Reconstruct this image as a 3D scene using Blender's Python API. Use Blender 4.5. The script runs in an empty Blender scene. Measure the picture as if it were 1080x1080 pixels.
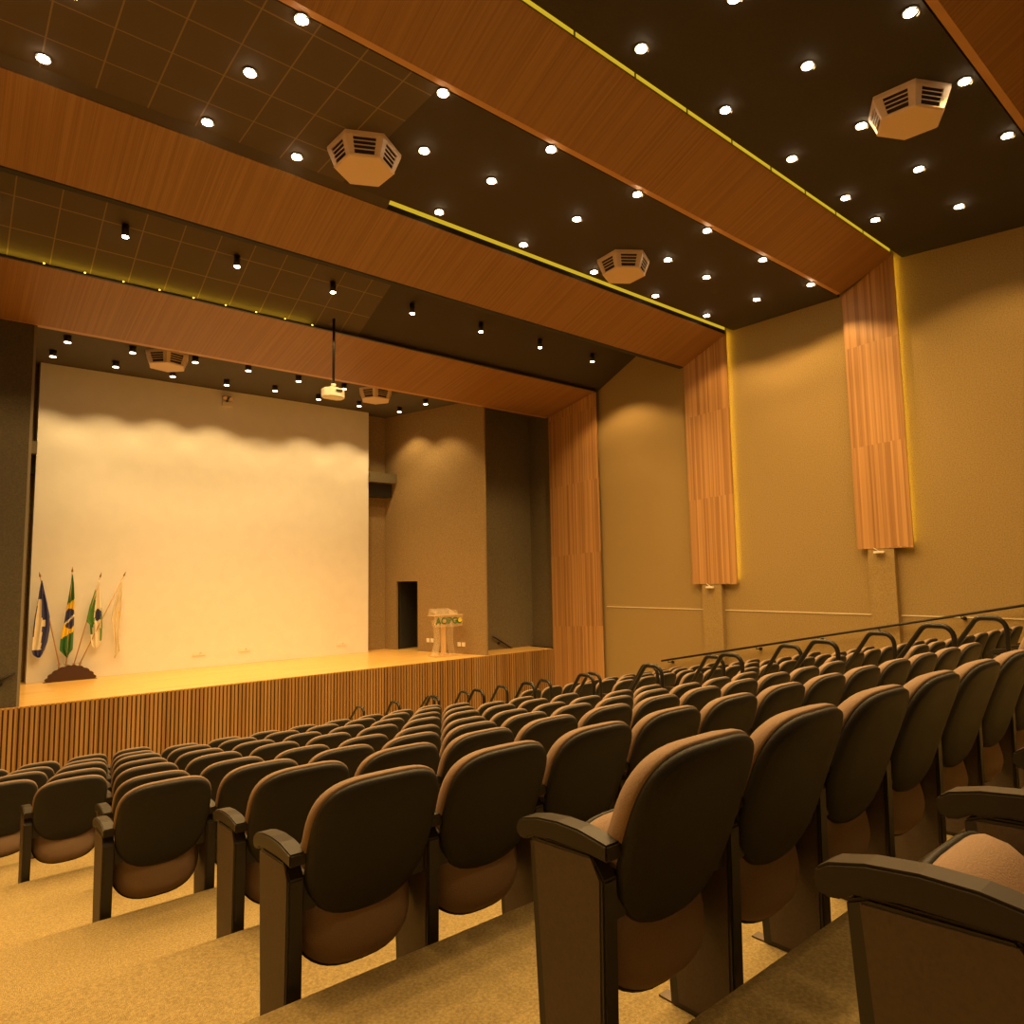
import bpy, bmesh, math, random
from mathutils import Vector, Matrix
random.seed(7)
S = bpy.context.scene
COL = S.collection
sin, cos, pi = math.sin, math.cos, math.pi

# ------------------------------------------------------------------ materials
def nt(name):
    m = bpy.data.materials.new(name); m.use_nodes = True
    t = m.node_tree; b = t.nodes.get('Principled BSDF')
    return m, t, b
def N(t, typ, **kw):
    n = t.nodes.new(typ)
    for k, v in kw.items(): setattr(n, k, v)
    return n
def mat(name, col, rough=.6, metal=0., noise=0., nscale=40., bump=0., spec=.5, bscale=None):
    m, t, b = nt(name)
    b.inputs['Base Color'].default_value = (*col, 1)
    b.inputs['Roughness'].default_value = rough
    b.inputs['Metallic'].default_value = metal
    b.inputs['Specular IOR Level'].default_value = spec
    if noise or bump:
        tc = N(t, 'ShaderNodeTexCoord'); nz = N(t, 'ShaderNodeTexNoise')
        nz.inputs['Scale'].default_value = nscale; nz.inputs['Detail'].default_value = 4
        t.links.new(tc.outputs['Object'], nz.inputs['Vector'])
        if noise:
            mr = N(t, 'ShaderNodeMapRange')
            mr.inputs['From Min'].default_value = .25; mr.inputs['From Max'].default_value = .75
            mr.inputs['To Min'].default_value = 1 - noise; mr.inputs['To Max'].default_value = 1 + noise
            t.links.new(nz.outputs['Fac'], mr.inputs['Value'])
            vm = N(t, 'ShaderNodeVectorMath', operation='SCALE'); vm.inputs[0].default_value = col
            t.links.new(mr.outputs['Result'], vm.inputs['Scale'])
            t.links.new(vm.outputs['Vector'], b.inputs['Base Color'])
        if bump:
            nb = nz
            if bscale:
                nb = N(t, 'ShaderNodeTexNoise'); nb.inputs['Scale'].default_value = bscale
                t.links.new(tc.outputs['Object'], nb.inputs['Vector'])
            bp = N(t, 'ShaderNodeBump'); bp.inputs['Strength'].default_value = bump
            bp.inputs['Distance'].default_value = .01
            t.links.new(nb.outputs['Fac'], bp.inputs['Height'])
            t.links.new(bp.outputs['Normal'], b.inputs['Normal'])
    return m
def wood(name, c1, c2, axis, strip, joint_axis=None, joint=2.4, rough=.45, grain=14., contrast=.5):
    """veneer strips side by side along <axis>; tone changes from strip to strip"""
    m, t, b = nt(name)
    tc = N(t, 'ShaderNodeTexCoord'); sp = N(t, 'ShaderNodeSeparateXYZ')
    t.links.new(tc.outputs['Object'], sp.inputs[0])
    L = t.links.new
    dv = N(t, 'ShaderNodeMath', operation='DIVIDE'); L(sp.outputs[axis], dv.inputs[0]); dv.inputs[1].default_value = strip
    fl = N(t, 'ShaderNodeMath', operation='FLOOR'); L(dv.outputs[0], fl.inputs[0])
    cb = N(t, 'ShaderNodeCombineXYZ'); L(fl.outputs[0], cb.inputs[0])
    if joint_axis:
        ml = N(t, 'ShaderNodeMath', operation='MULTIPLY_ADD')
        fl3 = N(t, 'ShaderNodeMath', operation='FLOOR'); d3 = N(t, 'ShaderNodeMath', operation='DIVIDE')
        L(fl.outputs[0], d3.inputs[0]); d3.inputs[1].default_value = 6.; L(d3.outputs[0], fl3.inputs[0])
        L(fl3.outputs[0], ml.inputs[0]); ml.inputs[1].default_value = .012; L(sp.outputs[joint_axis], ml.inputs[2])
        d2 = N(t, 'ShaderNodeMath', operation='DIVIDE'); L(ml.outputs[0], d2.inputs[0]); d2.inputs[1].default_value = joint
        f2 = N(t, 'ShaderNodeMath', operation='FLOOR'); L(d2.outputs[0], f2.inputs[0]); L(f2.outputs[0], cb.inputs[1])
    wn = N(t, 'ShaderNodeTexWhiteNoise', noise_dimensions='3D'); L(cb.outputs[0], wn.inputs['Vector'])
    mp = N(t, 'ShaderNodeMapping'); L(tc.outputs['Object'], mp.inputs['Vector'])
    sc = {'X': (grain * 6, .6, .6), 'Y': (.6, grain * 6, .6), 'Z': (.6, .6, grain * 6)}[axis]
    mp.inputs['Scale'].default_value = sc
    nz = N(t, 'ShaderNodeTexNoise'); nz.inputs['Scale'].default_value = 1.; nz.inputs['Detail'].default_value = 5
    L(mp.outputs['Vector'], nz.inputs['Vector'])
    mx = N(t, 'ShaderNodeMath', operation='MULTIPLY_ADD'); L(wn.outputs['Value'], mx.inputs[0]); mx.inputs[1].default_value = contrast
    s2 = N(t, 'ShaderNodeMath', operation='MULTIPLY'); L(nz.outputs['Fac'], s2.inputs[0]); s2.inputs[1].default_value = 1.1 - contrast * .5
    L(s2.outputs[0], mx.inputs[2])
    cr = N(t, 'ShaderNodeValToRGB'); cr.color_ramp.elements[0].position = .25; cr.color_ramp.elements[1].position = .95
    cr.color_ramp.elements[0].color = (*c1, 1); cr.color_ramp.elements[1].color = (*c2, 1)
    L(mx.outputs[0], cr.inputs[0]); L(cr.outputs[0], b.inputs['Base Color'])
    b.inputs['Roughness'].default_value = rough
    return m
def tiles(name, base, line, px, ox, py, oy, xmax):
    """suspended ceiling tiles with pale T bars up to x = xmax, darker and without bars beyond"""
    m, t, b = nt(name); L = t.links.new
    tc = N(t, 'ShaderNodeTexCoord'); sp = N(t, 'ShaderNodeSeparateXYZ'); L(tc.outputs['Object'], sp.inputs[0])
    def lines(ax, per, off):
        a = N(t, 'ShaderNodeMath', operation='SUBTRACT'); L(sp.outputs[ax], a.inputs[0]); a.inputs[1].default_value = off
        p = N(t, 'ShaderNodeMath', operation='PINGPONG'); L(a.outputs[0], p.inputs[0]); p.inputs[1].default_value = per / 2
        c = N(t, 'ShaderNodeMath', operation='LESS_THAN'); L(p.outputs[0], c.inputs[0]); c.inputs[1].default_value = .0085
        return c
    a, c = lines('X', px, ox), lines('Y', py, oy)
    mx = N(t, 'ShaderNodeMath', operation='MAXIMUM'); L(a.outputs[0], mx.inputs[0]); L(c.outputs[0], mx.inputs[1])
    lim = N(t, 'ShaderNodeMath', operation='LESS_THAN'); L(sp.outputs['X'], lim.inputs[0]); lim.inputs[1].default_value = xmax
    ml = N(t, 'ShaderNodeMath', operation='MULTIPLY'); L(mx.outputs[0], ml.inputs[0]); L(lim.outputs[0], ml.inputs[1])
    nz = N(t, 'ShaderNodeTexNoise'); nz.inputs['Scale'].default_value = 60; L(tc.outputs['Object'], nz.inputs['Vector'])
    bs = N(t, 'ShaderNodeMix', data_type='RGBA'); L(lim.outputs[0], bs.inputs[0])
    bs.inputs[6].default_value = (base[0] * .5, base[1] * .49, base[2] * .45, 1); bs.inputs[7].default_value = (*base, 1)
    mi = N(t, 'ShaderNodeMix', data_type='RGBA'); L(ml.outputs[0], mi.inputs[0]); L(bs.outputs[2], mi.inputs[6]); mi.inputs[7].default_value = (*line, 1)
    L(mi.outputs[2], b.inputs['Base Color']); b.inputs['Roughness'].default_value = .8
    return m
def emit(name, col, s):
    m, t, b = nt(name)
    b.inputs['Base Color'].default_value = (0, 0, 0, 1)
    b.inputs['Emission Color'].default_value = (*col, 1); b.inputs['Emission Strength'].default_value = s
    return m

M = {}
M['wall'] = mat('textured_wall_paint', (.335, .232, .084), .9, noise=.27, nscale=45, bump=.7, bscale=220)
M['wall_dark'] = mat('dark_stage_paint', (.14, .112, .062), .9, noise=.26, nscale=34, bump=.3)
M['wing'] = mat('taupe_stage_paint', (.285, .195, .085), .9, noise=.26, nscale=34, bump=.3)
M['black_paint'] = mat('black_paint', (.03, .026, .02), .85)
M['screen'] = mat('white_screen_paint', (.80, .765, .69), .9, noise=.03, nscale=3, bump=.1)
M['carpet'] = mat('beige_carpet', (.47, .36, .16), .95, noise=.3, nscale=95, bump=.8, bscale=320, spec=.1)
M['stage_ceiling'] = mat('dark_stage_ceiling', (.085, .072, .05), .9, noise=.1)
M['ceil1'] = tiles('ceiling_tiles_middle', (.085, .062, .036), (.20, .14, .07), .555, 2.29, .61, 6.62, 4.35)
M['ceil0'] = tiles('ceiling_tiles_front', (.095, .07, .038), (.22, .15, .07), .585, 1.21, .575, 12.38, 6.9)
M['ceil2'] = mat('black_ceiling_board', (.030, .023, .012), .85, noise=.15, nscale=30)
M['tile_plain'] = mat('plain_ceiling_tile', (.085, .062, .036), .85)
M['wood_ceil'] = wood('wood_veneer_ceiling', (.20, .09, .024), (.34, .175, .055), 'X', .032, contrast=.3)
M['wood_wall'] = wood('wood_veneer_wall', (.25, .115, .035), (.53, .295, .11), 'Y', .04, 'Z', 2.1, contrast=.6)
M['wood_edge'] = mat('wood_edge_banding', (.46, .24, .09), .4)
M['slat'] = wood('stage_slat_wood', (.17, .082, .02), (.36, .205, .065), 'X', .079, contrast=.5)
M['slat_back'] = mat('slat_backing', (.06, .028, .01), .8)
M['stage_floor'] = wood('stage_floorboards', (.62, .35, .085), (.86, .55, .17), 'Y', .11, 'X', 1.5, rough=.28, contrast=.35)
M['led'] = emit('yellow_led', (1., .66, .03), .62)
M['led_strong'] = emit('yellow_led_bright', (1., .66, .05), 7.0)
M['led_side'] = emit('yellow_led_side', (1., .66, .05), 10.0)
M['led_off'] = mat('unlit_led_profile', (.05, .038, .02), .8)
M['lens'] = emit('lamp_lens', (1., .80, .50), 40)
M['lens_stage'] = emit('stage_lamp_lens', (1., .84, .62), 9)
M['fixture'] = mat('black_fixture', (.02, .018, .015), .5)
M['gimbal'] = mat('lamp_trim_ring', (.55, .45, .32), .4)
M['unit'] = mat('cream_plastic', (.66, .50, .36), .5)
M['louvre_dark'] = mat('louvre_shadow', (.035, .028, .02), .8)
M['shell'] = mat('seat_shell_plastic', (.026, .026, .024), .5, noise=.1, nscale=200, bump=.15, spec=.25)
M['fabric'] = mat('seat_fabric', (.285, .20, .14), .85, noise=.1, nscale=260, bump=.25, spec=.2)
M['inset'] = mat('side_panel_laminate', (.085, .060, .040), .6, noise=.15, nscale=120)
M['black'] = mat('black_plastic', (.022, .019, .016), .45)
M['arm'] = mat('armrest_plastic', (.020, .016, .011), .42, spec=.4)
M['metal_black'] = mat('black_steel_tube', (.012, .011, .010), .35, spec=.35)
M['bracket'] = mat('steel_bracket', (.12, .09, .06), .4, metal=.6)
M['white'] = mat('white_plastic', (.82, .76, .64), .5)
M['dark_wood'] = mat('dark_carved_wood', (.055, .02, .01), .5)
M['pole_wood'] = mat('flag_pole_wood', (.55, .34, .15), .4)
M['brass'] = mat('brass_finial', (.35, .22, .06), .35, metal=.7)
M['f_green'] = mat('flag_green', (.03, .16, .035), .8)
M['f_lgreen'] = mat('flag_mid_green', (.10, .26, .045), .8)
M['f_yellow'] = mat('flag_yellow', (.85, .58, .02), .8)
M['f_blue'] = mat('flag_blue', (.045, .05, .14), .8)
M['f_dblue'] = mat('flag_dark_blue', (.05, .06, .20), .8)
M['f_white'] = mat('flag_white', (.84, .76, .58), .8)
M['sign_green'] = mat('sign_green', (.03, .16, .03), .6)
M['sign_yellow'] = mat('sign_yellow', (.9, .66, .03), .6)
m, t, b = nt('clear_acrylic')
b.inputs['Base Color'].default_value = (1, .85, .6, 1); b.inputs['Roughness'].default_value = .12
b.inputs['Alpha'].default_value = .13; b.inputs['Specular IOR Level'].default_value = .8
M['acrylic'] = m
m, t, b = nt('frosted_acrylic')
b.inputs['Base Color'].default_value = (.85, .6, .3, 1); b.inputs['Roughness'].default_value = .25
b.inputs['Alpha'].default_value = .5
M['acrylic_edge'] = m

# ------------------------------------------------------------------ helpers
def tag(o, label=None, cat=None, group=None, kind=None):
    if label: o['label'] = label
    if cat: o['category'] = cat
    if group: o['group'] = group
    if kind: o['kind'] = kind
    return o
def empty(name, loc=(0, 0, 0), rz=0.):
    o = bpy.data.objects.new(name, None); COL.objects.link(o); o.location = loc; o.rotation_euler[2] = rz
    o.empty_display_size = .1
    return o
class MB:
    def __init__(s): s.v = []; s.f = []; s.mi = []; s.sm = []
    def add(s, vs, fs, mi=0, smooth=False):
        k = len(s.v); s.v += [tuple(v) for v in vs]
        for f in fs: s.f.append([i + k for i in f]); s.mi.append(mi); s.sm.append(smooth)
        return s
    def box(s, x0, x1, y0, y1, z0, z1, mi=0):
        v = [(x, y, z) for z in (z0, z1) for y in (y0, y1) for x in (x0, x1)]
        return s.add(v, [(0, 2, 3, 1), (4, 5, 7, 6), (0, 1, 5, 4), (2, 6, 7, 3), (0, 4, 6, 2), (1, 3, 7, 5)], mi)
    def prism(s, poly, a0, a1, axis='x', mi=0):
        """poly: list of 2D points; x axis: (y,z); y axis: (x,z); z axis: (x,y)"""
        n = len(poly)
        def P(a, p):
            return {'x': (a, p[0], p[1]), 'y': (p[0], a, p[1]), 'z': (p[0], p[1], a)}[axis]
        v = [P(a0, p) for p in poly] + [P(a1, p) for p in poly]
        f = [tuple(range(n))[::-1], tuple(range(n, 2 * n))] + [(i, (i + 1) % n, n + (i + 1) % n, n + i) for i in range(n)]
        return s.add(v, f, mi)
    def cyl(s, p0, p1, r0, r1=None, n=16, mi=0, caps=True, smooth=True):
        r1 = r0 if r1 is None else r1
        p0, p1 = Vector(p0), Vector(p1); d = (p1 - p0).normalized()
        a = Vector((0, 0, 1)) if abs(d.z) < .9 else Vector((1, 0, 0)); u = d.cross(a).normalized(); w = d.cross(u)
        v = [p0 + (u * cos(2 * pi * i / n) + w * sin(2 * pi * i / n)) * r0 for i in range(n)] + \
            [p1 + (u * cos(2 * pi * i / n) + w * sin(2 * pi * i / n)) * r1 for i in range(n)]
        s.add(v, [(i, (i + 1) % n, n + (i + 1) % n, n + i) for i in range(n)], mi, smooth)
        if caps: s.add(v, [tuple(range(n))[::-1], tuple(range(n, 2 * n))], mi)
        return s
    def tube(s, pts, r, n=10, mi=0):
        pts = [Vector(p) for p in pts]; rings = []; u = None
        for i, p in enumerate(pts):
            d = ((pts[min(i + 1, len(pts) - 1)] - pts[max(i - 1, 0)])).normalized()
            if u is None:
                a = Vector((1, 0, 0)) if abs(d.x) < .9 else Vector((0, 0, 1)); u = d.cross(a).normalized()
            u = (u - d * u.dot(d)).normalized(); w = d.cross(u)
            rings.append([p + (u * cos(2 * pi * k / n) + w * sin(2 * pi * k / n)) * r for k in range(n)])
        v = [q for rr in rings for q in rr]; m_ = len(pts)
        f = [(i * n + k, i * n + (k + 1) % n, (i + 1) * n + (k + 1) % n, (i + 1) * n + k) for i in range(m_ - 1) for k in range(n)]
        s.add(v, f, mi, True)
        s.add(rings[0], [tuple(range(n))[::-1]], mi); s.add(rings[-1], [tuple(range(n))], mi)
        return s
    def build(s, name, mats, parent=None, loc=None, bevel=0., fixn=True):
        me = bpy.data.meshes.new(name); me.from_pydata(s.v, [], s.f)
        mats = mats if isinstance(mats, (list, tuple)) else [mats]
        for m_ in mats: me.materials.append(m_)
        for p, mi, sm in zip(me.polygons, s.mi, s.sm): p.material_index = mi; p.use_smooth = sm
        if fixn:
            bm = bmesh.new(); bm.from_mesh(me)
            bmesh.ops.remove_doubles(bm, verts=bm.verts, dist=1e-5)
            bmesh.ops.recalc_face_normals(bm, faces=bm.faces)
            if bevel:
                es = [e for e in bm.edges if len(e.link_faces) == 2 and e.calc_face_angle(0) > .6]
                bmesh.ops.bevel(bm, geom=es, offset=bevel, segments=2, affect='EDGES', clamp_overlap=True)
            bm.to_mesh(me); bm.free()
        me.update()
        o = bpy.data.objects.new(name, me); COL.objects.link(o)
        if parent: o.parent = parent
        if loc: o.location = loc
        return o
def struct(name, mb, m_, **kw):
    return tag(mb.build(name, m_, **kw), kind='structure')
def copy_tree(o, parent=None):
    c = o.copy(); COL.objects.link(c)
    if parent: c.parent = parent
    for ch in list(o.children): copy_tree(ch, c)
    return c
ORD = ['first', 'second', 'third', 'fourth', 'fifth', 'sixth', 'seventh', 'eighth', 'ninth', 'tenth', 'eleventh', 'twelfth', 'thirteenth']

# ------------------------------------------------------------------ camera
yaw, pit, rol = [math.radians(a) for a in (39.8, 5.335, -.979)]
f = Vector((sin(yaw) * cos(pit), cos(yaw) * cos(pit), sin(pit)))
r = Vector((cos(yaw), -sin(yaw), 0)); u = r.cross(f)
R_, U_ = r * cos(rol) + u * sin(rol), -r * sin(rol) + u * cos(rol)
cam = bpy.data.cameras.new('camera'); cam.sensor_width = 36; cam.lens = 726.2 / 1080 * 36; cam.clip_start = .05; cam.clip_end = 200
co = bpy.data.objects.new('camera', cam); COL.objects.link(co)
co.matrix_world = Matrix((( R_.x, U_.x, -f.x, 0), (R_.y, U_.y, -f.y, 0), (R_.z, U_.z, -f.z, 0), (0, 0, 0, 1)))
S.camera = co

# ------------------------------------------------------------------ floor of carpeted treads
TZ = {-3: -.74, -2: -.95, -1: -1.165, 0: -1.36, 1: -1.606, 2: -1.83, 3: -2.06, 4: -2.28, 5: -2.47, 6: -2.665, 7: -2.85, 8: -3.05, 9: -3.23, 10: -3.43, 11: -3.6}
XL, XR = -1.45, 14.6
poly = [(-4.2, -.74)]
for k in range(-2, 12):
    yk = 1.2 + 1.1 * k
    poly += [(yk, TZ[k - 1]), (yk, TZ[k])]
poly += [(15.45, -3.6), (15.45, -3.8), (-4.2, -3.8)]
tread = MB().prism(poly, XL - .2, XR + .2)
struct('floor', tread, M['carpet'], bevel=.012)

# ------------------------------------------------------------------ walls
ZT = 8.0
wr = MB().box(XR, XR + .25, -4.2, 15.6, -3.8, ZT)
struct('wall_right', wr, M['wall'])
for a, bq in ((10.11, 9.57), (6.13, 5.63)):
    struct('wall_right_pier', MB().box(14.46, XR + .01, bq, a, -3.4, 5.5), M['wall'])
tr = MB()
for a, bq in ((13.4, 10.11), (9.57, 6.13), (5.63, -4.0)): tr.box(XR - .012, XR + .005, bq, a, -.905, -.885)
struct('trim_1', tr, mat('pale_joint_line', (.72, .62, .42), .7))
struct('wall_left', MB().box(XL - .25, XL, -4.2, 15.6, -3.8, ZT), M['wall'])
struct('wall_back', MB().box(XL - .25, XR + .25, -4.4, -4.15, -3.8, ZT), M['wall_dark'])  # unseen wall, coloured dark to cut bounce light from behind

# ------------------------------------------------------------------ ceiling bays
def ceil_bay(name, ya, za, yb, zb, m_, th=.12):
    return struct(name, MB().prism([(ya, za), (yb, zb), (yb, zb + th), (ya, za + th)], XL - .1, XR + .1), m_)
ceil_bay('ceiling', 13.60, 5.307, 10.62, 6.648, M['ceil0'])
ceil_bay('ceiling', 9.01, 5.86, 6.43, 5.84, M['ceil1'])
ceil_bay('ceiling', 5.15, 6.24, 2.355, 5.985, M['ceil2'])
ceil_bay('ceiling', 1.1, 6.6, -4.2, 6.3, M['ceil2'])
ceil_bay('ceiling', 19.5, 5.16, 15.56, 5.16, M['stage_ceiling'])
up = MB()
up.box(XL, XR, 10.50, 10.62, 5.3, 6.85); up.box(XL, XR, 6.425, 6.46, 5.97, 6.6); up.box(XL, XR, 2.35, 2.39, 6.11, 6.8)
struct('ceiling_riser', up, M['black_paint'])
struct('ceiling_top', MB().box(XL - .3, XR + .3, -4.4, 20, 7.4, 7.6), M['black_paint'])

# wood reflector panels across the room
panels = [
    ('front', 15.5, 4.92, 13.46, 5.31, 'lowest wood-veneer ceiling band right above the stage opening'),
    ('middle', 10.38, 5.26, 9.13, 5.76, 'middle wood-veneer ceiling band with an LED line on its right half'),
    ('rear', 6.32, 5.84, 5.27, 6.30, 'widest wood-veneer ceiling band with a bright yellow LED line along its edge'),
    ('last', 2.25, 6.0, 1.2, 6.55, 'wood-veneer ceiling band cut off by the top right photo corner')]
for nm, ya, za, yb, zb, lab in panels:
    e = empty('wooden_ceiling_panel', ((XL + XR) / 2, ya, za)); tag(e, lab, 'ceiling panel', 'wood ceiling bands')
    X0, X1 = XL - (XL + XR) / 2, 14.44 - (XL + XR) / 2
    L_ = math.hypot(yb - ya, zb - za); ny, nz_ = (zb - za) / L_, -(yb - ya) / L_   # up normal
    th = .02 if nm == 'front' else .05
    dy, dz = yb - ya, zb - za
    MB().prism([(0, 0), (dy, dz), (dy + ny * th, dz + nz_ * th), (ny * th, nz_ * th)], X0, X1).build('panel', M['wood_ceil'], e)
    eh = {'front': .15, 'middle': .03, 'rear': .10, 'last': .10}[nm]
    MB().box(X0, X1, 0.001, eh - .01, 0, .012).build('edge_trim', M['wood_edge'] if nm != 'middle' else M['black_paint'], e)
    cx = (XL + XR) / 2
    if nm == 'rear':
        led = MB().box(X0, X1, 5.31 - ya, 5.33 - ya, 6.30 - za, 6.50 - za).build('led_strip', M['led'], e)
        s_ = MB()
        for i in range(14): s_.box(X0 + .35 + i * 1.1, X0 + .37 + i * 1.1, 5.30 - ya, 5.31 - ya, 6.33 - za, 6.44 - za)
        s_.build('led_joint_and_leak', M['bracket'], led)
    if nm == 'middle':
        MB().box(5.15 - cx, X1, 9.135 - ya, 9.15 - ya, 5.865 - za, 6.02 - za).build('led_strip', M['led'], e)
        MB().box(X0, 5.15 - cx, 9.135 - ya, 9.15 - ya, 5.865 - za, 6.02 - za).build('led_strip', M['led_off'], e)
        MB().prism([(9.005 - ya, 5.862 - za), (9.128 - ya, 5.772 - za), (9.128 - ya, 5.79 - za), (9.005 - ya, 5.88 - za)], X0, 5.15 - cx).build('cove_cover', M['tile_plain'], e)
        MB().box(X0, X1, 9.132 - ya, 9.16 - ya, 5.775 - za, 5.864 - za).build('edge_lip', M['ceil2'], e)
    if nm == 'front':
        prof = MB().box(XL + .1 - cx, X1, 13.39 - ya, 13.45 - ya, 5.280 - za, 5.290 - za).box(XL + .1 - cx, X1, 13.385 - ya, 13.39 - ya, 5.280 - za, 5.303 - za).build('led_profile', M['fixture'], e)
        MB().box(XL + .1 - cx, 5.75 - cx, 13.40 - ya, 13.44 - ya, 5.291 - za, 5.296 - za).build('led_strip', M['led_strong'], prof)
        for i in range(9):
            xj = 1.12 + .585 * i
            MB().box(xj - .012 - cx, xj + .012 - cx, 13.392 - ya, 13.40 - ya, 5.291 - za, 5.325 - za).build('led_joint_and_leak', M['led_strong'], prof)  # glowing blocks stand in for light leaking at the tile joints

# wall panels (pilasters)
def pil(y1, y0, zb, ztop1, ztop0, lab, led, extra=0.):
    e = empty('wooden_wall_panel', (14.45, (y0 + y1) / 2, zb)); tag(e, lab, 'wall panel', 'wood wall panels')
    c = (y0 + y1) / 2
    MB().prism([(y1 - c, 0), (y1 - c, ztop1 - zb), (y0 - c, ztop0 - zb), (y0 - c, 0)], 0, .035).build('panel', M['wood_wall'], e)
    if led:
        MB().box(.05, .07, y0 - c + .06, y0 - c + .09, .12, ztop0 - zb - .02).build('led_strip', M['led_side'], e)
        MB().box(.036, .149, y0 - c + .25, y1 - c - .10, .03, ztop0 - zb - .5).build('mounting_frame', M['black_paint'], e)
    else:
        MB().box(.036, .149, y0 - c + .25, y1 - c - .15, .0, ztop0 - zb - .5).build('mounting_frame', M['black_paint'], e)
    return e
pil(15.5, 13.46, -3.59, 4.92, 5.31, 'tall wood wall panel framing the right side of the stage opening', False)
pil(10.38, 9.13, -.27, 5.26, 5.9, 'hanging wood wall panel with yellow glow, nearer to the stage', True)
pil(6.32, 5.27, .43, 5.78, 6.34, 'hanging wood wall panel with yellow glow, farther from the stage', True)
for (yy, zz, lab) in ((9.84, -.27, 'small white device under the wood wall panel nearer the stage'), (5.88, .43, 'small white device under the wood wall panel farther from the stage')):
    e = empty('wall_sensor', (14.44, yy, zz)); tag(e, lab, 'sensor')
    MB().box(-.09, -.01, -.10, .10, -.10, -.055).build('body', M['white'], e, bevel=.008)
    MB().cyl((0, .0, -.07), (0, .12, .01), .006, n=8).build('cable', M['white'], e)

# ------------------------------------------------------------------ stage
st = empty('stage', (6.5, 15.5, -3.6)); tag(st, 'raised wooden stage with orange boards and a vertical slat front', 'stage')
MB().box(XL - 6.5, 14.44 - 6.5, .03, 3.49, 1.30, 1.40).build('stage_floor', M['stage_floor'], st)
MB().box(XL - 6.5, 14.43 - 6.5, .01, .05, 0, 1.37).build('slat_backing', M['slat_back'], st)
sl = MB(); x = XL + .02
while x < 14.42:
    sl.box(x - 6.5, min(x + .052, 14.42) - 6.5, -.03, .012, 0, 1.395); x += .079
sl.build('slat_front', M['slat'], st)

def plank_wall(name, A, B, z0, z1, th, m_, side=1):
    A, B = Vector(A), Vector(B); d = (B - A).normalized(); n = Vector((-d.y, d.x)) * th * side
    q = [A, B, B + n, A + n]
    return MB().prism([(p.x, p.y) for p in q], z0, z1, 'z')
SF = -2.2
struct('floor_backstage', MB().box(-1.6, 14.8, 19.0, 19.6, SF - .1, SF), M['stage_floor'])
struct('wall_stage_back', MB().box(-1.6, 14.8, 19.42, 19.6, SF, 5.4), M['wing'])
# wing wall on the right, with its doorway (0.9 x 2.1 m)
A = Vector((10.93, 19.3)); B = Vector((11.95, 15.56)); d = (B - A).normalized(); nn = Vector((-d.y, d.x))
def seg(t0, t1, z0, z1, mb, th=.07):
    a, bq = A + d * t0, A + d * t1
    q = [a, bq, bq + nn * th, a + nn * th]
    mb.prism([(p.x, p.y) for p in q], z0, z1, 'z')
Ltot = (B - A).length
ww = MB(); seg(-.15, .38, SF, 5.2, ww); seg(.38, 1.27, -.10, 5.2, ww); seg(1.27, Ltot, SF, 5.2, ww)
struct('wall_stage_wing_right', ww, M['wing'])
vb = MB(); a = A + d * .3 + nn * .9; bq = A + d * 1.4 + nn * .9
vb.prism([(p.x, p.y) for p in (a, bq, bq + nn * .05, a + nn * .05)], SF, .2, 'z')
a = A + d * .30 + nn * .161; bq = A + d * .38 + nn * .161
vb.prism([(p.x, p.y) for p in (a, bq, bq + nn * .75, a + nn * .75)], SF, .2, 'z')
a = A + d * 1.27 + nn * .161; bq = A + d * 1.35 + nn * .161
vb.prism([(p.x, p.y) for p in (a, bq, bq + nn * .75, a + nn * .75)], SF, .2, 'z')
a = A + d * .3 + nn * .161; bq = A + d * 1.4 + nn * .161
vb.prism([(p.x, p.y) for p in (a, bq, bq + nn * .75, a + nn * .75)], -.10, 0., 'z')
struct('doorway_dark_1', vb, M['black_paint'])  # black sheets paint in the darkness inside the doorway
# right alcove with side steps
ra = MB().box(11.97, 14.9, 16.6, 16.75, SF, 5.2)
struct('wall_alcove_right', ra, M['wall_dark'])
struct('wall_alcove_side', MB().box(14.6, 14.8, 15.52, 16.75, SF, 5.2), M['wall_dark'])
# left front wall panel
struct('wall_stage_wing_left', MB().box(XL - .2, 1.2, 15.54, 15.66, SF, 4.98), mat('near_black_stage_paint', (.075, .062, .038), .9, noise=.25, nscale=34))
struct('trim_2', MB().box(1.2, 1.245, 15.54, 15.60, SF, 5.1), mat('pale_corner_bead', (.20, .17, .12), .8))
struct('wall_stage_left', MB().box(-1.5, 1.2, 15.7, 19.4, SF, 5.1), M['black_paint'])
# ledge band on the back wall each side of the white wall
for x0, x1 in ((10.1, 11.02),(1.25, 1.62)):
    struct('trim_3', MB().box(x0, x1, 18.9, 19.42, 2.98, 3.27), M['wall_dark'])
    struct('trim_4', MB().box(x0, x1, 19.12, 19.42, 2.55, 2.98), M['black_paint'])
w = MB().box(1.62, 10.09, 19.0, 19.28, SF, 5.15)
o = w.build('white_projection_wall', M['screen']); tag(o, 'large white projection wall standing at the back of the stage', 'screen wall')
o = MB(); 
el = empty('emergency_light', (5.82, 18.99, 4.93)); tag(el, 'small twin-head emergency light high on the white stage wall', 'emergency light')
MB().box(-.14, .14, -.07, 0, -.22, -.10).build('battery_box', M['white'], el, bevel=.01)
for sx in (-1, 1): MB().cyl((sx * .08, -.10, -.02), (sx * .08, -.01, .02), .055, n=14).build('lamp_head', M['unit'], el)
MB().box(-.02, .02, -.05, 0, -.11, .02).build('bracket', M['fixture'], el)
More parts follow.
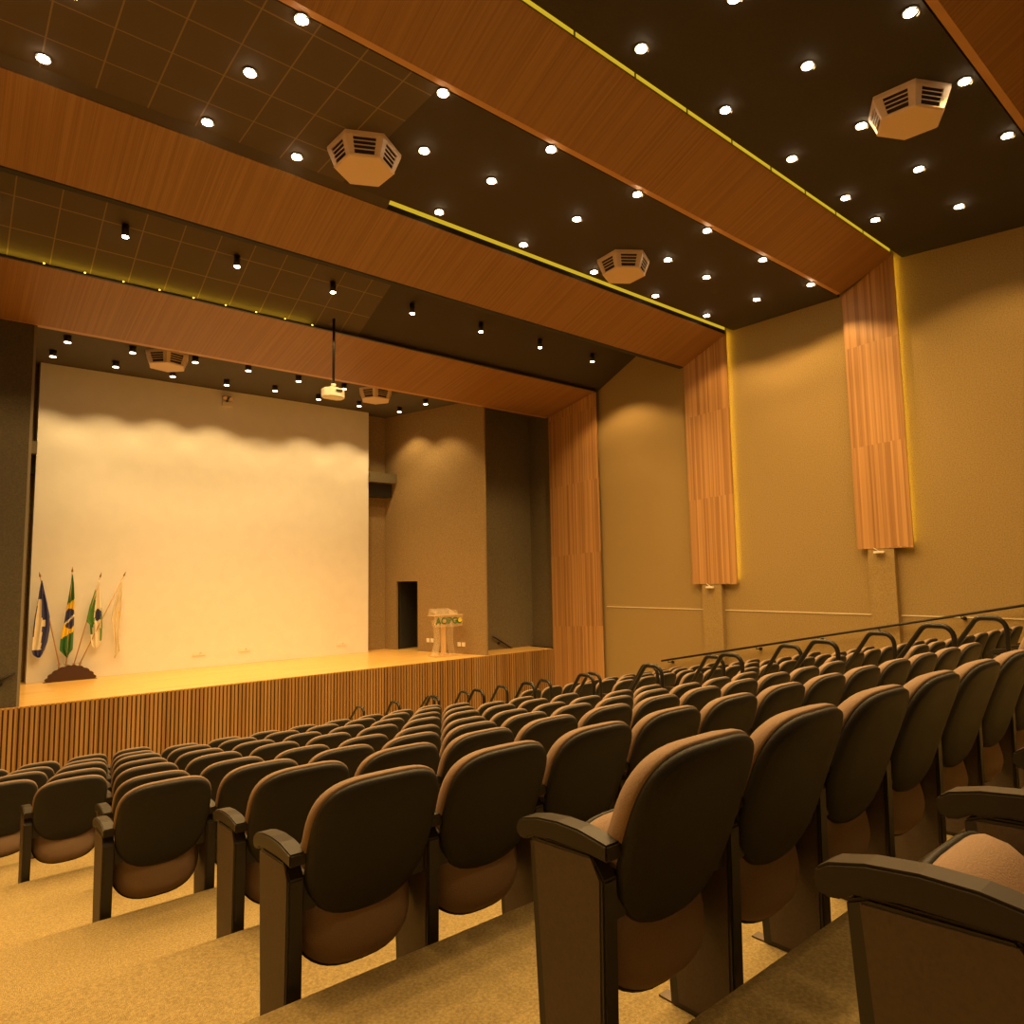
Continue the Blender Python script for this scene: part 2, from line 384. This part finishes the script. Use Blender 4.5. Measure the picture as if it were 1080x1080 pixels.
for i, (x, z, lab) in enumerate(((5.27, -1.84, 'leftmost'), (6.42, -1.83, 'middle'), (9.22, -1.89, 'rightmost'))):
    e = empty('wall_outlet', (x, 18.995, z)); tag(e, f'low outlet strip on the white stage wall, {lab} of three', 'outlet', 'outlets on the white wall')
    for k in range(2): MB().box(-.16 + k * .17, -.02 + k * .17, -.012, 0, -.05, .04).build('faceplate', M['white'], e)
    MB().box(.02, .05, -.02, -.012, .0, .03).build('switch', M['unit'], e)
for t_, z, lab in ((1.78, -1.86, 'pair of white sockets on the wing wall left of the clear lectern'), (2.98, -1.93, 'pair of white sockets on the wing wall right of the clear lectern')):
    p = A + d * t_; e = empty('wall_socket', (p.x, p.y, z)); tag(e, lab, 'socket')
    e.rotation_euler[2] = math.atan2(d.y, d.x)
    for k in range(2): MB().box(-.15 + k * .16, -.03 + k * .16, -.015, 0, -.06, .06).build('faceplate', M['white'], e, bevel=.004)

# stage-side handrails
def rail(name, pts, r_, label, cat, brackets=(), wall_dir=None, foot=None):
    e = empty(name, pts[0]); tag(e, label, cat)
    o0 = Vector(pts[0])
    MB().tube([Vector(p) - o0 for p in pts], r_).build('rail_tube', M['metal_black'], e)
    for b_ in brackets:
        q = Vector(b_) - o0; wd = Vector(wall_dir)
        MB().tube([q, q + Vector((0, 0, -.06)), q + Vector((0, 0, -.07)) + wd], .011, 8).cyl(q + Vector((0, 0, -.07)) + wd * .8, q + Vector((0, 0, -.07)) + wd, .035, n=12).build('bracket', M['metal_black'], e)
    return e
rail('handrail', [(12.92, 16.53, -1.80), (13.02, 16.53, -1.84), (14.3, 16.53, -2.55)], .022, 'short dark handrail sloping down in the alcove right of the stage', 'handrail', [(13.2, 16.53, -1.95)], (0, .07, 0))
rail('handrail', [(1.15, 15.48, -1.58), (1.0, 15.48, -1.66), (-.6, 15.48, -2.35)], .022, 'short handrail sloping down on the dark wall left of the stage', 'handrail', [(.95, 15.48, -1.70)], (0, .06, 0))
# long rail on the right wall
y0, z0, y1, z1 = 11.38, -2.225, 1.0, -.13
pts = [(14.39, y0, z0), (14.39, y1, z1)]
br = [(14.39, y0 + (y1 - y0) * q, z0 + (z1 - z0) * q) for q in (.02, .14, .26, .40, .52, .66, .80, .93)]
rail('wall_handrail', pts, .024, 'long black handrail climbing along the right wall', 'handrail', br, (.21, 0, 0))

# ------------------------------------------------------------------ lectern
le = empty('lectern', (11.05, 16.38, SF)); tag(le, 'clear acrylic lectern with green lettering on the stage', 'lectern')
MB().box(-.37, .37, -.24, .24, .0, .03).build('base_plate', M['acrylic_edge'], le, bevel=.006)
MB().box(-.055, .055, -.05, .05, .03, 1.05).build('column', M['acrylic_edge'], le, bevel=.006)
for sx in (-1, 1):
    fin = MB(); P_ = []
    for i in range(13):
        z = .03 + .98 * i / 12; x = sx * (.20 + .10 * (2 * (i / 12) - 1) ** 2)
        P_.append((x, z))
    pl_ = [(p[0], p[1]) for p in P_] + [(p[0] + sx * .03, p[1]) for p in P_[::-1]]
    fin.prism(pl_, -.14, .14, 'y').build('side_fin', M['acrylic'], le)
MB().box(-.42, .54, -.20, -.185, .82, 1.13).build('sign_plate', M['acrylic'], le)
MB().box(-.42, .54, -.215, .20, 1.13, 1.15).build('shelf', M['acrylic_edge'], le)
MB().prism([(-.20, 1.15), (.22, 1.30), (.22, 1.32), (-.20, 1.17)], -.34, .34).build('reading_top', M['acrylic'], le)
MB().box(-.36, -.34, -.2, .22, 1.15, 1.27).box(.34, .36, -.2, .22, 1.15, 1.27).build('reading_cheek', M['acrylic'], le)
def text_mesh(body, size, name, m_, parent, loc, ext=.006, xs=1.):
    cu = bpy.data.curves.new(name, 'FONT'); cu.body = body; cu.size = size; cu.extrude = ext; cu.offset = size * .012
    cu.align_x = 'CENTER'; cu.align_y = 'CENTER'
    to = bpy.data.objects.new(name, cu); COL.objects.link(to)
    dg = bpy.context.evaluated_depsgraph_get(); dg.update()
    me = bpy.data.meshes.new_from_object(to.evaluated_get(dg)); COL.objects.unlink(to); bpy.data.objects.remove(to)
    me.materials.clear(); me.materials.append(m_)
    o = bpy.data.objects.new(name, me); COL.objects.link(o); o.parent = parent; o.location = loc; o.rotation_euler = (pi / 2, 0, 0); o.scale = (xs, 1, 1)
    return o
text_mesh('ACIPG', .25, 'lettering', M['sign_green'], le, (-.02, -.212, .985), xs=1.02)
MB().cyl((.41, -.215, .985), (.41, -.205, .985), .085, n=24).build('emblem', M['sign_green'], le)
MB().cyl((.42, -.226, .995), (.42, -.216, .995), .062, n=24).build('emblem_dot', M['sign_yellow'], le)

# ------------------------------------------------------------------ flags
def PX(px, py): return 2.39 + (px - 76) * .0193, .26 - (py - 604) * .0217
fs = empty('flag_stand', (2.45, 18.8, SF)); tag(fs, 'dark carved half-round wooden stand holding the flags', 'flag stand')
arc = [(-.53, 0)]
for i in range(49):
    a_ = pi - pi * i / 48 * .94 - pi * .03
    rr = 1 + .07 * abs(sin(i / 48 * pi * 10)) - .04
    ca_, sa_ = cos(a_), sin(a_)
    arc.append((.50 * math.copysign(abs(ca_) ** 1.12, ca_) * rr, .345 * max(0, sa_) ** 1.25 * rr))
arc.append((.53, 0))
MB().prism(arc, -.05, .05, 'y').build('base', M['dark_wood'], fs)
for sx in (67, 74, 82, 88):
    x_, z_ = PX(sx, 700); MB().cyl((x_ - 2.45, 0, .28), (x_ - 2.45, 0, .385), .022, n=10).cyl((x_ - 2.45, 0, .375), (x_ - 2.45, 0, .385), .05, n=10).build('socket', M['pole_wood'], fs)
def interp(tab, y):
    for a_, b_ in zip(tab, tab[1:]):
        if a_[0] <= y <= b_[0]:
            t_ = (y - a_[0]) / (b_[0] - a_[0]); return [p + (q - p) * t_ for p, q in zip(a_[1:], b_[1:])]
    return tab[-1][1:] if y > tab[-1][0] else tab[0][1:]
def flag(label, base, tip, tab, colour, mats, yd, fold=5):
    xb, zb = PX(*base); xt, zt = PX(*tip)
    e = empty('flag', (xb, 18.8, zb - .0)); tag(e, label, 'flag', 'flags on the stage stand')
    O = Vector((xb, 18.8, zb))
    p0, p1 = Vector((xb, 18.8, zb)), Vector((xt, 18.8 + yd, zt))
    MB().cyl(p0 - O, p1 - O, .013, n=8).build('pole', M['pole_wood'], e)
    dd = (p1 - p0).normalized()
    MB().cyl(p1 - O, p1 - O + dd * .11, .022, .003, n=8).build('finial', M['brass'], e)
    ya, yb = tab[0][0], tab[-1][0]; nr, nc = 70, 14; vs = []; fsx = []; mis = []
    mb = MB()
    for i in range(nr + 1):
        py = ya + (yb - ya) * i / nr; l_, r_ = interp(tab, py)
        for j in range(nc + 1):
            px = l_ + (r_ - l_) * j / nc; x_, z_ = PX(px, py)
            tt = i / nr
            yy = 18.8 + yd * (1 - tt) - .02 - .035 * sin(j / nc * pi * fold + tt * 1.5) * min(1, tt * 4)
            vs.append((x_ - O.x, yy - O.y, z_ - O.z))
    for i in range(nr):
        for j in range(nc):
            py = ya + (yb - ya) * (i + .5) / nr; l_, r_ = interp(tab, py); px = l_ + (r_ - l_) * (j + .5) / nc
            a_ = i * (nc + 1) + j
            mb.add([vs[a_], vs[a_ + 1], vs[a_ + nc + 2], vs[a_ + nc + 1]], [(0, 1, 2, 3)], colour(px, py), True)
    o = mb.build('cloth', mats, e)
    sm = o.modifiers.new('thickness', 'SOLIDIFY'); sm.thickness = .006
    return e
mats = [M['f_blue'], M['f_yellow'], M['f_green'], M['f_white'], M['f_lgreen'], M['f_dblue']]
def c_blue(x, y):
    if y > 682 and x < 47.5 and y > 685: return 5
    if 631 < y < 683:
        e_ = 45.5 + (x * 0) + .0
        l_ = 44.0 - (y - 631) * .075
        if l_ - 1 < x < 46.5 + min(1.8, (y - 631) * .05): return 3
    if 653 < y < 659 and 48 < x < 51: return 3
    return 5
flag('blue and white flag drooping at the far left of the stand', (67, 700), (44, 608),
     [(612, 45, 46), (620, 44, 48), (635, 42.5, 52), (650, 40.5, 55.5), (662, 39.8, 56), (675, 39.4, 54.5), (683, 39.5, 52), (688, 41, 50), (691, 46, 48)], c_blue, mats, -.10)
def c_br(x, y):
    m1 = 638 - (x - 72) * .8; m2 = 667 - (x - 70) * .6
    if y < m1: return 2
    if y > m2 + 5: return 2
    cxx, cyy = 75.5, 652.5
    if (x - cxx) ** 2 / 36 + (y - cyy) ** 2 / 110 < 1:
        if abs((y - 655) + (x - 74) * 1.0) < 1.3: return 3
        return 0
    return 1
flag('green, yellow and blue national flag in the middle of the stand', (74, 700), (76, 603),
     [(606, 75.8, 76.5), (615, 75, 78), (630, 73, 79.4), (650, 70.5, 80), (665, 68.5, 80), (675, 66.8, 80), (685, 66.6, 80), (689, 70.5, 77), (693, 73.8, 74.8)], c_br, mats, -.02)
def c_pr(x, y):
    if x > 107.2 and y < 678: return 4 if 642 < y else 3
    if (x - 104.2) ** 2 / 10.5 + (y - 650) ** 2 / 42 < 1: return 0
    if (x - 104.2) ** 2 / 16 + (y - 650) ** 2 / 75 < 1: return 3
    if y < 660 and x < 100.6: return 4
    if y < 670 and x < 99.6: return 2
    return 3
flag('green and white flag with a blue disc, right of the national flag', (82, 700), (105, 609),
     [(613, 103.5, 104.8), (625, 99.5, 105.2), (640, 95, 107.5), (656, 92.2, 109.4), (660, 96, 109.5), (669, 97, 109.6), (677, 98, 109.4), (682, 99, 108), (686, 103, 105)], c_pr, mats, -.05)
def c_wh(x, y):
    return 1 if (y > 647 and y < 655 and abs(x - 125.5 + (y - 650) * .3) < .5) else 3
flag('plain cream white flag drooping at the far right of the stand', (88, 700), (130, 608),
     [(613, 127.5, 128.6), (625, 124, 129), (640, 120, 130), (655, 118, 130), (670, 121, 128), (682, 123, 129), (690, 123, 131), (697, 123.5, 124.5)], c_wh, mats, -.12)

# ------------------------------------------------------------------ octagonal ceiling speakers / diffusers
def hexa(loc, label, az, delta, slope=0., R0=.50, dep=.26):
    e = empty('hexagonal_ceiling_unit', loc); tag(e, label, 'ceiling unit', 'louvred ceiling units')
    a0 = math.atan2(-cos(az) * cos(delta) - sin(az) * sin(delta), -sin(az) * cos(delta) + cos(az) * sin(delta))
    R1 = R0 * .80
    def ring(rad, z): return [(rad * cos(a0 + pi / 6 + i * pi / 3), rad * sin(a0 + pi / 6 + i * pi / 3), z + rad * sin(a0 + pi / 6 + i * pi / 3) * slope) for i in range(6)]
    a_, b_ = ring(R0, .02), ring(R0 * .99, -.03)
    body = MB(); c_ = ring(R1, -dep); n6 = 6
    for i in range(n6):
        j = (i + 1) % n6; body.add([b_[i], b_[j], a_[j], a_[i]], [(0, 1, 2, 3)])
    P = lambda i, j, u_, v_: Vector(b_[i]).lerp(Vector(b_[j]), u_).lerp(Vector(c_[i]).lerp(Vector(c_[j]), u_), v_)
    F6 = [(0, 1, 2, 3), (4, 7, 6, 5), (0, 4, 5, 1), (1, 5, 6, 2), (2, 6, 7, 3), (3, 7, 4, 0)]
    dark = MB(); lou = []
    for i in range(n6):
        j = (i + 1) % n6
        nrm = (Vector(b_[j]) - Vector(b_[i])).cross(Vector(c_[i]) - Vector(b_[i])).normalized()
        if nrm.dot(Vector((b_[i][0] + b_[j][0], b_[i][1] + b_[j][1], 0))) < 0: nrm = -nrm
        for (u0, u1, v0, v1) in ((0, .19, 0, 1), (.81, 1, 0, 1), (.19, .81, 0, .10), (.19, .81, .93, 1)):
            q = [P(i, j, u0, v0), P(i, j, u1, v0), P(i, j, u1, v1), P(i, j, u0, v1)]
            body.add(q + [p - nrm * .02 for p in q], F6)
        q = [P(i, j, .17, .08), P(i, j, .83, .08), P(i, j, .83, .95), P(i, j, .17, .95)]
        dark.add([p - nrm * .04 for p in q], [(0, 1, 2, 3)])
        bars = MB()
        for k in range(3):
            v0 = .27 + k * .21
            q = [P(i, j, .18, v0), P(i, j, .82, v0), P(i, j, .82, v0 + .05), P(i, j, .18, v0 + .05)]
            bars.add(q + [p - nrm * .025 + Vector((0, 0, .012)) for p in q], F6)
        lou.append(bars)
    body.build('housing', M['unit'], e); dark.build('interior', M['louvre_dark'], e)
    for bars in lou: bars.build('louvre_grille', M['unit'], e)
    bp = MB(); c2 = ring(R1 * 1.03, -dep); c3 = ring(R1 * .97, -dep - .02)
    bp.add(c2 + c3, [tuple(range(6)), tuple(range(6, 12))] + [(i, (i + 1) % 6, 6 + (i + 1) % 6, 6 + i) for i in range(6)])
    bp.build('bottom_plate', M['unit'], e)
    return e
hexa((4.24, 8.12, 5.83), 'cream louvred ceiling unit between the two left wood bands', math.radians(27.5), 0)
hexa((9.60, 8.14, 5.83), 'cream louvred ceiling unit beside the LED line, right of centre', math.radians(49.7), .25)
hexa((9.42, 3.12, 6.03), 'cream louvred ceiling unit at the top right among downlights', math.radians(71.8), -.33, slope=.09)
hexa((3.80, 16.75, 5.15), 'cream louvred ceiling unit over the left of the stage', math.radians(12.8), .50)
hexa((9.05, 16.65, 5.15), 'cream louvred ceiling unit over the stage, right of the projector', math.radians(28.5), .52)

# projector
pr = empty('projector', (6.2, 13.22, 5.5)); tag(pr, 'cream video projector hanging on a long black ceiling pole', 'projector')
MB().cyl((0, 0, .08), (0, 0, -1.42), .028, n=12).build('pole', M['metal_black'], pr)
MB().cyl((0, 0, -1.42), (0, 0, -1.50), .05, n=12).box(-.09, .09, -.06, .06, -1.52, -1.49).build('mount', M['unit'], pr)
pj = MB(); oc = [(-.23, -.06), (-.12, -.17), (.12, -.17), (.23, -.06), (.23, .10), (.15, .17), (-.15, .17), (-.23, .10)]
pj.prism(oc, -1.72, -1.53, 'z').build('body', M['white'], pr, bevel=.015)
MB().box(-.02, .12, -.18, -.168, -1.61, -1.57).build('connector_panel', M['fixture'], pr)
MB().cyl((.08, .165, -1.62), (.08, .20, -1.62), .05, n=16).build('projector_lens', M['fixture'], pr)

# ------------------------------------------------------------------ downlights
WARM = (1., .60, .215)
spot_cache = {}
def spot(kind, watts, ang, blend):
    if kind not in spot_cache:
        l = bpy.data.lights.new('downlight_bulb', 'SPOT'); l.energy = watts; l.color = (1., .66, .265) if kind == 'st' else WARM; l.spot_size = math.radians(ang); l.spot_blend = blend
        l.shadow_soft_size = .05; spot_cache[kind] = l
    return spot_cache[kind]
def make_down(kind):
    e = empty('ceiling_downlight')
    if kind == 'recessed':
        hs = MB().cyl((0, 0, .02), (0, 0, -.02), .085, .08, n=20).build('housing', M['ceil2'], e)
        MB().cyl((0, 0, -.02), (0, 0, -.032), .066, n=20).build('lens', M['lens'], hs)
        g = MB().tube([(.085 * cos(a_), .085 * sin(a_), -.05) for a_ in [pi * 1.15 + pi * .7 * i / 8 for i in range(9)]], .007, 6)
        g.build('trim_ring', M['gimbal'], e)
        zl = -.06
    elif kind == 'can':
        MB().cyl((0, 0, .0), (0, 0, -.14), .07, n=20).build('housing', M['fixture'], e)
        MB().cyl((0, 0, -.14), (0, 0, -.15), .062, n=20).build('lens', M['lens_stage'], e.children[0]); zl = -.17
    else:
        MB().cyl((0, 0, .10), (0, 0, -.10), .055, n=20).build('housing', M['fixture'], e)
        MB().cyl((0, 0, -.10), (0, 0, -.11), .05, n=20).build('lens', M['lens'], e.children[0]); zl = -.13
    return e, zl
W1, W2, W0, WS, W3_FILL = 185, 130, 400, 182, 60
protos = {}
def down(kind, lk, loc, watts, ang, blend, label, group):
    if kind not in protos:
        e, zl = make_down(kind); protos[kind] = (e, zl)
    else:
        e, zl = protos[kind]; e = copy_tree(e)
    for ch in list(e.children):
        if ch.type == 'LIGHT': bpy.data.objects.remove(ch)
    e.location = loc
    lo = bpy.data.objects.new('downlight_bulb', spot(lk, watts, ang, blend)); COL.objects.link(lo); lo.parent = e; lo.location = (0, 0, zl)
    tag(e, label, 'downlight', group)
c1z = lambda y: 5.84 + (y - 6.43) * .02 / 2.58
c2z = lambda y: 5.985 + (y - 2.355) * .255 / 2.795
c0z = lambda y: 5.37 + (13.46 - y) * .45
def rowlab(i, n, what): return f'{ORD[i]} of {n} downlights from the left, {what}'
row = [-.93, .83, 2.65, 4.42, 6.20, 8.01, 9.83, 11.60, 13.42]
for i, x in enumerate(row): down('recessed', 'b1', (x, 6.47, c1z(6.47)), W1, 126, .35, rowlab(i, len(row), 'in the row along the widest wood band'), 'downlights over the middle seats')
row = [-1.02, .76, 2.5, 4.86, 6.03, 7.81, 10.2, 11.43, 13.25]
for i, x in enumerate(row): down('recessed', 'b1', (x, 7.58, c1z(7.58)), W1, 126, .35, rowlab(i, len(row), 'middle row between the two LED lines'), 'downlights over the middle seats')
row = [-1.12, .64, 2.38, 3.56, 5.92, 7.70, 9.50, 11.37, 13.2]
for i, x in enumerate(row): down('recessed', 'b1', (x, 8.80, c1z(8.80)), W1, 126, .35, rowlab(i, len(row), 'in the row beside the middle wood band'), 'downlights over the middle seats')
row = [-.9, .9, 2.7, 4.4, 6.11, 7.85, 9.6, 11.35, 12.5]
for i, x in enumerate(row): down('recessed', 'b2', (x, 4.8, c2z(4.8)), W2, 126, .35, rowlab(i, len(row), 'in the row behind the widest wood band'), 'downlights over the rear seats')
row = [-.9, .9, 2.7, 4.4, 6.23, 7.8, 9.49, 11.23, 12.96]
for i, x in enumerate(row): down('recessed', 'b2', (x, 3.64 if x < 9 or x > 10 else 3.74, c2z(3.64 if x < 9 or x > 10 else 3.74)), W2, 126, .35, rowlab(i, len(row), 'middle row of the rear ceiling bay'), 'downlights over the rear seats')
row = [-.9, .9, 2.7, 4.4, 6.1, 7.78, 9.45, 11.14, 12.9]
for i, x in enumerate(row): down('recessed', 'b2', (x, 2.49, c2z(2.49)), W2, 126, .35, rowlab(i, len(row), 'in the row nearest the corner wood band'), 'downlights over the rear seats')
for yy, what in ((.45, 'added unseen fill, first row behind corner band'), (-.9, 'added unseen fill, second row behind corner band')):  # unseen downlights added to brighten the nearest treads and seat backs
    row = [.9, 2.7, 4.4, 6.1, 7.8]
    for i, x in enumerate(row): down('recessed', 'b3_fill', (x, yy, 6.3 + (yy + 4.2) * .3 / 5.3), W3_FILL, 126, .35, rowlab(i, len(row), what), 'added fill downlights above the back rows')
row = [.4, 2.11, 3.9, 5.76, 7.58, 9.43, 11.27, 13.15]
for i, x in enumerate(row): down('drop', 'b0', (x, 12.33, c0z(12.33) - .12), W0, 120, .35, rowlab(i, len(row), 'in the single row nearest the stage'), 'downlights in front of the stage')
row = [(1.86, 16.63), (3.06, 16.57), (4.9, 16.42), (5.51, 16.41), (6.82, 16.56), (8.06, 16.54), (10.67, 16.64)]
row = [(1.86, 16.63), (3.06, 16.57), (4.33, 16.48), (5.51, 16.41), (6.82, 16.56), (8.06, 16.54), (10.67, 16.64)]
for i, (x, y) in enumerate(row): down('can', 'st', (x, y, 5.16), WS, 106, .5, rowlab(i, len(row), 'in the front row over the stage'), 'can lights over the stage')
row = [(1.74, 17.88), (2.97, 17.92), (4.21, 17.97), (5.49, 17.97), (6.68, 17.78), (7.97, 17.94), (9.23, 17.96), (10.53, 17.89)]
for i, (x, y) in enumerate(row): down('can', 'st', (x, y, 5.16), WS, 106, .5, rowlab(i, len(row), 'in the row nearest the white wall'), 'can lights over the stage')

# ------------------------------------------------------------------ auditorium seat
PITCH = .55
def plate(outline, layers, fmap, mb, mi=0, smooth=True, rings=3):
    """layers: list of (scale, depth). closed solid with softly domed caps"""
    n = len(outline); cu_ = sum(p[0] for p in outline) / n; cv = sum(p[1] for p in outline) / n
    rg = []
    s0, d0 = layers[0]
    vs = []; idx = []
    def ring(s_, d_):
        k = len(vs)
        for (a_, b_) in outline: vs.append(fmap(cu_ + (a_ - cu_) * s_, cv + (b_ - cv) * s_, d_))
        idx.append(k)
    for s_, d_ in layers: ring(s_, d_)
    fcs = []
    for a_, b_ in zip(idx, idx[1:]):
        for i in range(n): fcs.append((a_ + i, a_ + (i + 1) % n, b_ + (i + 1) % n, b_ + i))
    k0 = len(vs); vs.append(fmap(cu_, cv, layers[0][1])); k1 = len(vs); vs.append(fmap(cu_, cv, layers[-1][1]))
    for i in range(n):
        fcs.append((k0, idx[0] + (i + 1) % n, idx[0] + i)); fcs.append((k1, idx[-1] + i, idx[-1] + (i + 1) % n))
    mb.add(vs, fcs, mi, smooth)
    return mb
def superell(w, hu, hd, eu, ed, n=44, c=0.):
    out = []
    for i in range(n):
        a_ = 2 * pi * i / n; ca, sa = cos(a_), sin(a_)
        e_, h_ = (eu, hu) if sa >= 0 else (ed, hd)
        out.append((w * math.copysign(abs(ca) ** (2 / e_), ca), c + h_ * math.copysign(abs(sa) ** (2 / e_), sa)))
    return out
XC = PITCH / 2
def backmap(off):
    def f_(u_, z, dpt):
        # dpt > 0 towards the sitter; slight S curve and shallow bowl
        y = -.200 - (z - .43) * .36 + .014 * sin((z - .42) / .5 * pi)
        y += .014 * (u_ * u_) / .0625
        return (XC + u_, y + dpt, z)
    return f_
def seatmap(u_, v_, dpt):
    # seat tipped up: v runs from the hinge (low) to the front edge (high); dpt > 0 towards the back of the room (upholstered face)
    ang = math.radians(69)
    by, bz = -.105, .414
    y = by + v_ * cos(ang) - dpt * sin(ang); z = bz + .035 + v_ * sin(ang) + dpt * cos(ang)
    y += .02 * (u_ * u_) / .05
    return (XC + u_, y, z)
def make_chair():
    e = empty('auditorium_seat')
    # side panel with armrest
    def side(x0):
        fr = [(.0, .0), (.035, .63), (.0, .645), (-.20, .655), (-.245, .60), (-.235, .0)]
        sp0 = MB().prism(fr, x0 - .026, x0 + .026).build('side_panel', M['black'], e, bevel=.005)
        ins = [(-.035, .02), (.010, .632), (-.205, .645), (-.232, .60), (-.220, .02)]
        MB().prism(ins, x0 - .029, x0 + .029).build('panel_inset', M['inset'], sp0)
        top = [(.088, .650), (.082, .668), (.06, .682), (0, .697), (-.08, .706), (-.16, .706), (-.262, .692)]
        bot = [(-.262, .650), (-.18, .656), (-.05, .652), (.02, .642), (.045, .628), (.07, .624), (.083, .634)]
        MB().prism(top + bot, x0 - .031, x0 + .031).build('armrest', M['arm'], e, bevel=.005)
        MB().box(x0 - .022, x0 + .022, -.02, .05, 0, .006).build('foot_plate', M['bracket'], e)
    side(0.)
    # backrest
    ob = superell(.257, .23, .14, 3.5, 3.0, c=.70)
    pad = MB(); plate(ob, [(.30, .088), (.62, .086), (.86, .078), (.955, .06), (1., .03), (1., .012), (.985, .002)], backmap(0), pad)
    pad.build('backrest_pad', M['fabric'], e)
    osh = superell(.252, .222, .285, 3.5, 2.5, c=.70)
    sh = MB(); plate(osh, [(.985, .006), (1., -.004), (.975, -.02), (.90, -.030), (.6, -.036), (.3, -.038)], backmap(0), sh)
    sh.build('backrest_shell', M['shell'], e)
    for sx in (-1, 1):
        xa, xx = sorted((XC + sx * .19, XC + sx * .246))
        MB().box(xa, xx, -.222, -.13, .48, .60).build('hinge_bracket', M['black'], e, bevel=.006)
    # seat
    os_ = superell(.237, .222, .222, 2.9, 2.8, c=0)
    sp_ = MB(); plate(os_, [(.25, .092), (.55, .086), (.80, .070), (.93, .046), (1., .018), (1.0, .004)], seatmap, sp_)
    sp_.build('seat_pad', M['fabric'], e)
    s2 = MB(); plate(os_, [(1.0, .004), (1.03, .0), (1.02, -.014), (.93, -.03), (.6, -.042), (.3, -.045)], seatmap, s2)
    s2.build('seat_shell', M['shell'], e)
    return e, side
proto, side_fn = make_chair()
# extra right-hand end side (for the last seat of a row) lives on its own prototype children
end_parts = []
before = set(proto.children)
side_fn(PITCH); end_parts = [c_ for c_ in proto.children if c_ not in before]
for c_ in end_parts: c_.parent = None
first = [True]
def chair(x, k, label, group, last):
    e = proto if first[0] else None
    if first[0]: first[0] = False
    else:
        e = proto.copy(); COL.objects.link(e)
        for ch in base_parts: copy_tree(ch, e)
    e.location = (x, 1.48 + 1.1 * k + (.15 if k == -1 else 0), TZ[k])
    tag(e, label, 'seat', group)
    if last:
        for ch in end_parts: copy_tree(ch, e)
base_parts = list(proto.children)
ROWN = {-1: 'nearest row', 0: 'first full row', 1: 'second row', 2: 'third row', 3: 'fourth row', 4: 'fifth row', 5: 'sixth row', 6: 'seventh row', 7: 'eighth row', 8: 'ninth row', 9: 'tenth row'}
for k in range(-1, 10):
    x0 = 1.33 - .085 * k - (.27 if k % 2 else 0.)
    if k == -1: x0 = 1.19
    hoop = 7.78 - .143 * (k - 1.1)
    xs = []; x = x0
    while x + PITCH < hoop - .05: xs.append(x); x += PITCH
    if k == -1: xs = xs[:4]
    if k >= 6: xs = [x0 - 2 * PITCH, x0 - PITCH] + xs
    if k == 9: xs = [q for q in xs if q < 2.2]
    n = len(xs)
    for i, x in enumerate(xs):
        if k == 0 and x > 6.3: pass
        chair(x, k, f'dark-backed tan auditorium seat, {ORD[i]} from the left in the middle block, {ROWN[k]}', f'seats in the middle block, {ROWN[k]}', i == n - 1)
for k in range(1, 9):
    x0 = 8.95 - .075 * (k - .9) + (.27 if k % 2 else 0.)
    xs = []; x = x0
    while x + PITCH < 13.45: xs.append(x); x += PITCH
    n = len(xs)
    for i, x in enumerate(xs):
        chair(x, k, f'dark-backed tan auditorium seat beyond the railed aisle, {ORD[i]} from it, {ROWN[k]}', f'seats by the right wall, {ROWN[k]}', i == n - 1)
for c_ in end_parts:
    for q in list(c_.children): bpy.data.objects.remove(q)
    bpy.data.objects.remove(c_)

# ------------------------------------------------------------------ tubular hoops along the railed aisle
def floor_z(y):
    k = math.floor((y - 1.2) / 1.1); return TZ[max(-3, min(9, k))]
hproto = None
def hoop_mesh(parent):
    pts = [(0, 0, 0), (0, 0, .84)]
    for i in range(1, 7): a_ = pi / 2 * i / 6; pts.append((0, .11 * (1 - cos(a_)), .84 + .11 * sin(a_)))
    pts.append((0, .22, .95))
    for i in range(1, 5): a_ = math.radians(52) * i / 4; pts.append((0, .22 + .10 * sin(a_), .95 - .10 * (1 - cos(a_))))
    yy, zz = pts[-1][1], pts[-1][2]
    pts.append((0, yy + .36, zz - .46)); pts.append((0, yy + .40, zz - .54)); pts.append((0, yy + .40, -.02))
    MB().tube(pts, .025, 10).build('rail_tube', M['metal_black'], parent)
    MB().cyl((0, 0, 0), (0, 0, .012), .05, n=14).build('base_flange', M['metal_black'], parent)
for side_, (xa, mm, ya, n) in {'left': (7.80, .143, 2.53, 10), 'right': (8.69, .075, 2.32, 10)}.items():
    for i in range(n):
        y = ya + 1.1 * i; x = xa - mm * i
        if hproto is None:
            hproto = empty('aisle_handrail_loop'); hoop_mesh(hproto); e = hproto
        else: e = copy_tree(hproto)
        zt = (-.572 if side_ == 'left' else -.532) - .2155 * i
        e.location = (x, y, floor_z(y)); e.scale = (1, 1, (zt - floor_z(y)) / .95)
        tag(e, f'black tubular handrail loop on the {side_} side of the aisle, {ORD[i]} from the camera', 'handrail', 'handrail loops along the stepped aisle')

# ------------------------------------------------------------------ world and view
w = bpy.data.worlds.new('world'); S.world = w; w.use_nodes = True
w.node_tree.nodes['Background'].inputs[0].default_value = (1, .62, .3, 1); w.node_tree.nodes['Background'].inputs[1].default_value = 0.0
S.view_settings.view_transform = 'Standard'; S.view_settings.look = 'None'; S.view_settings.gamma = 1
S.view_settings.use_curve_mapping = False
S.view_settings.exposure = 0.0
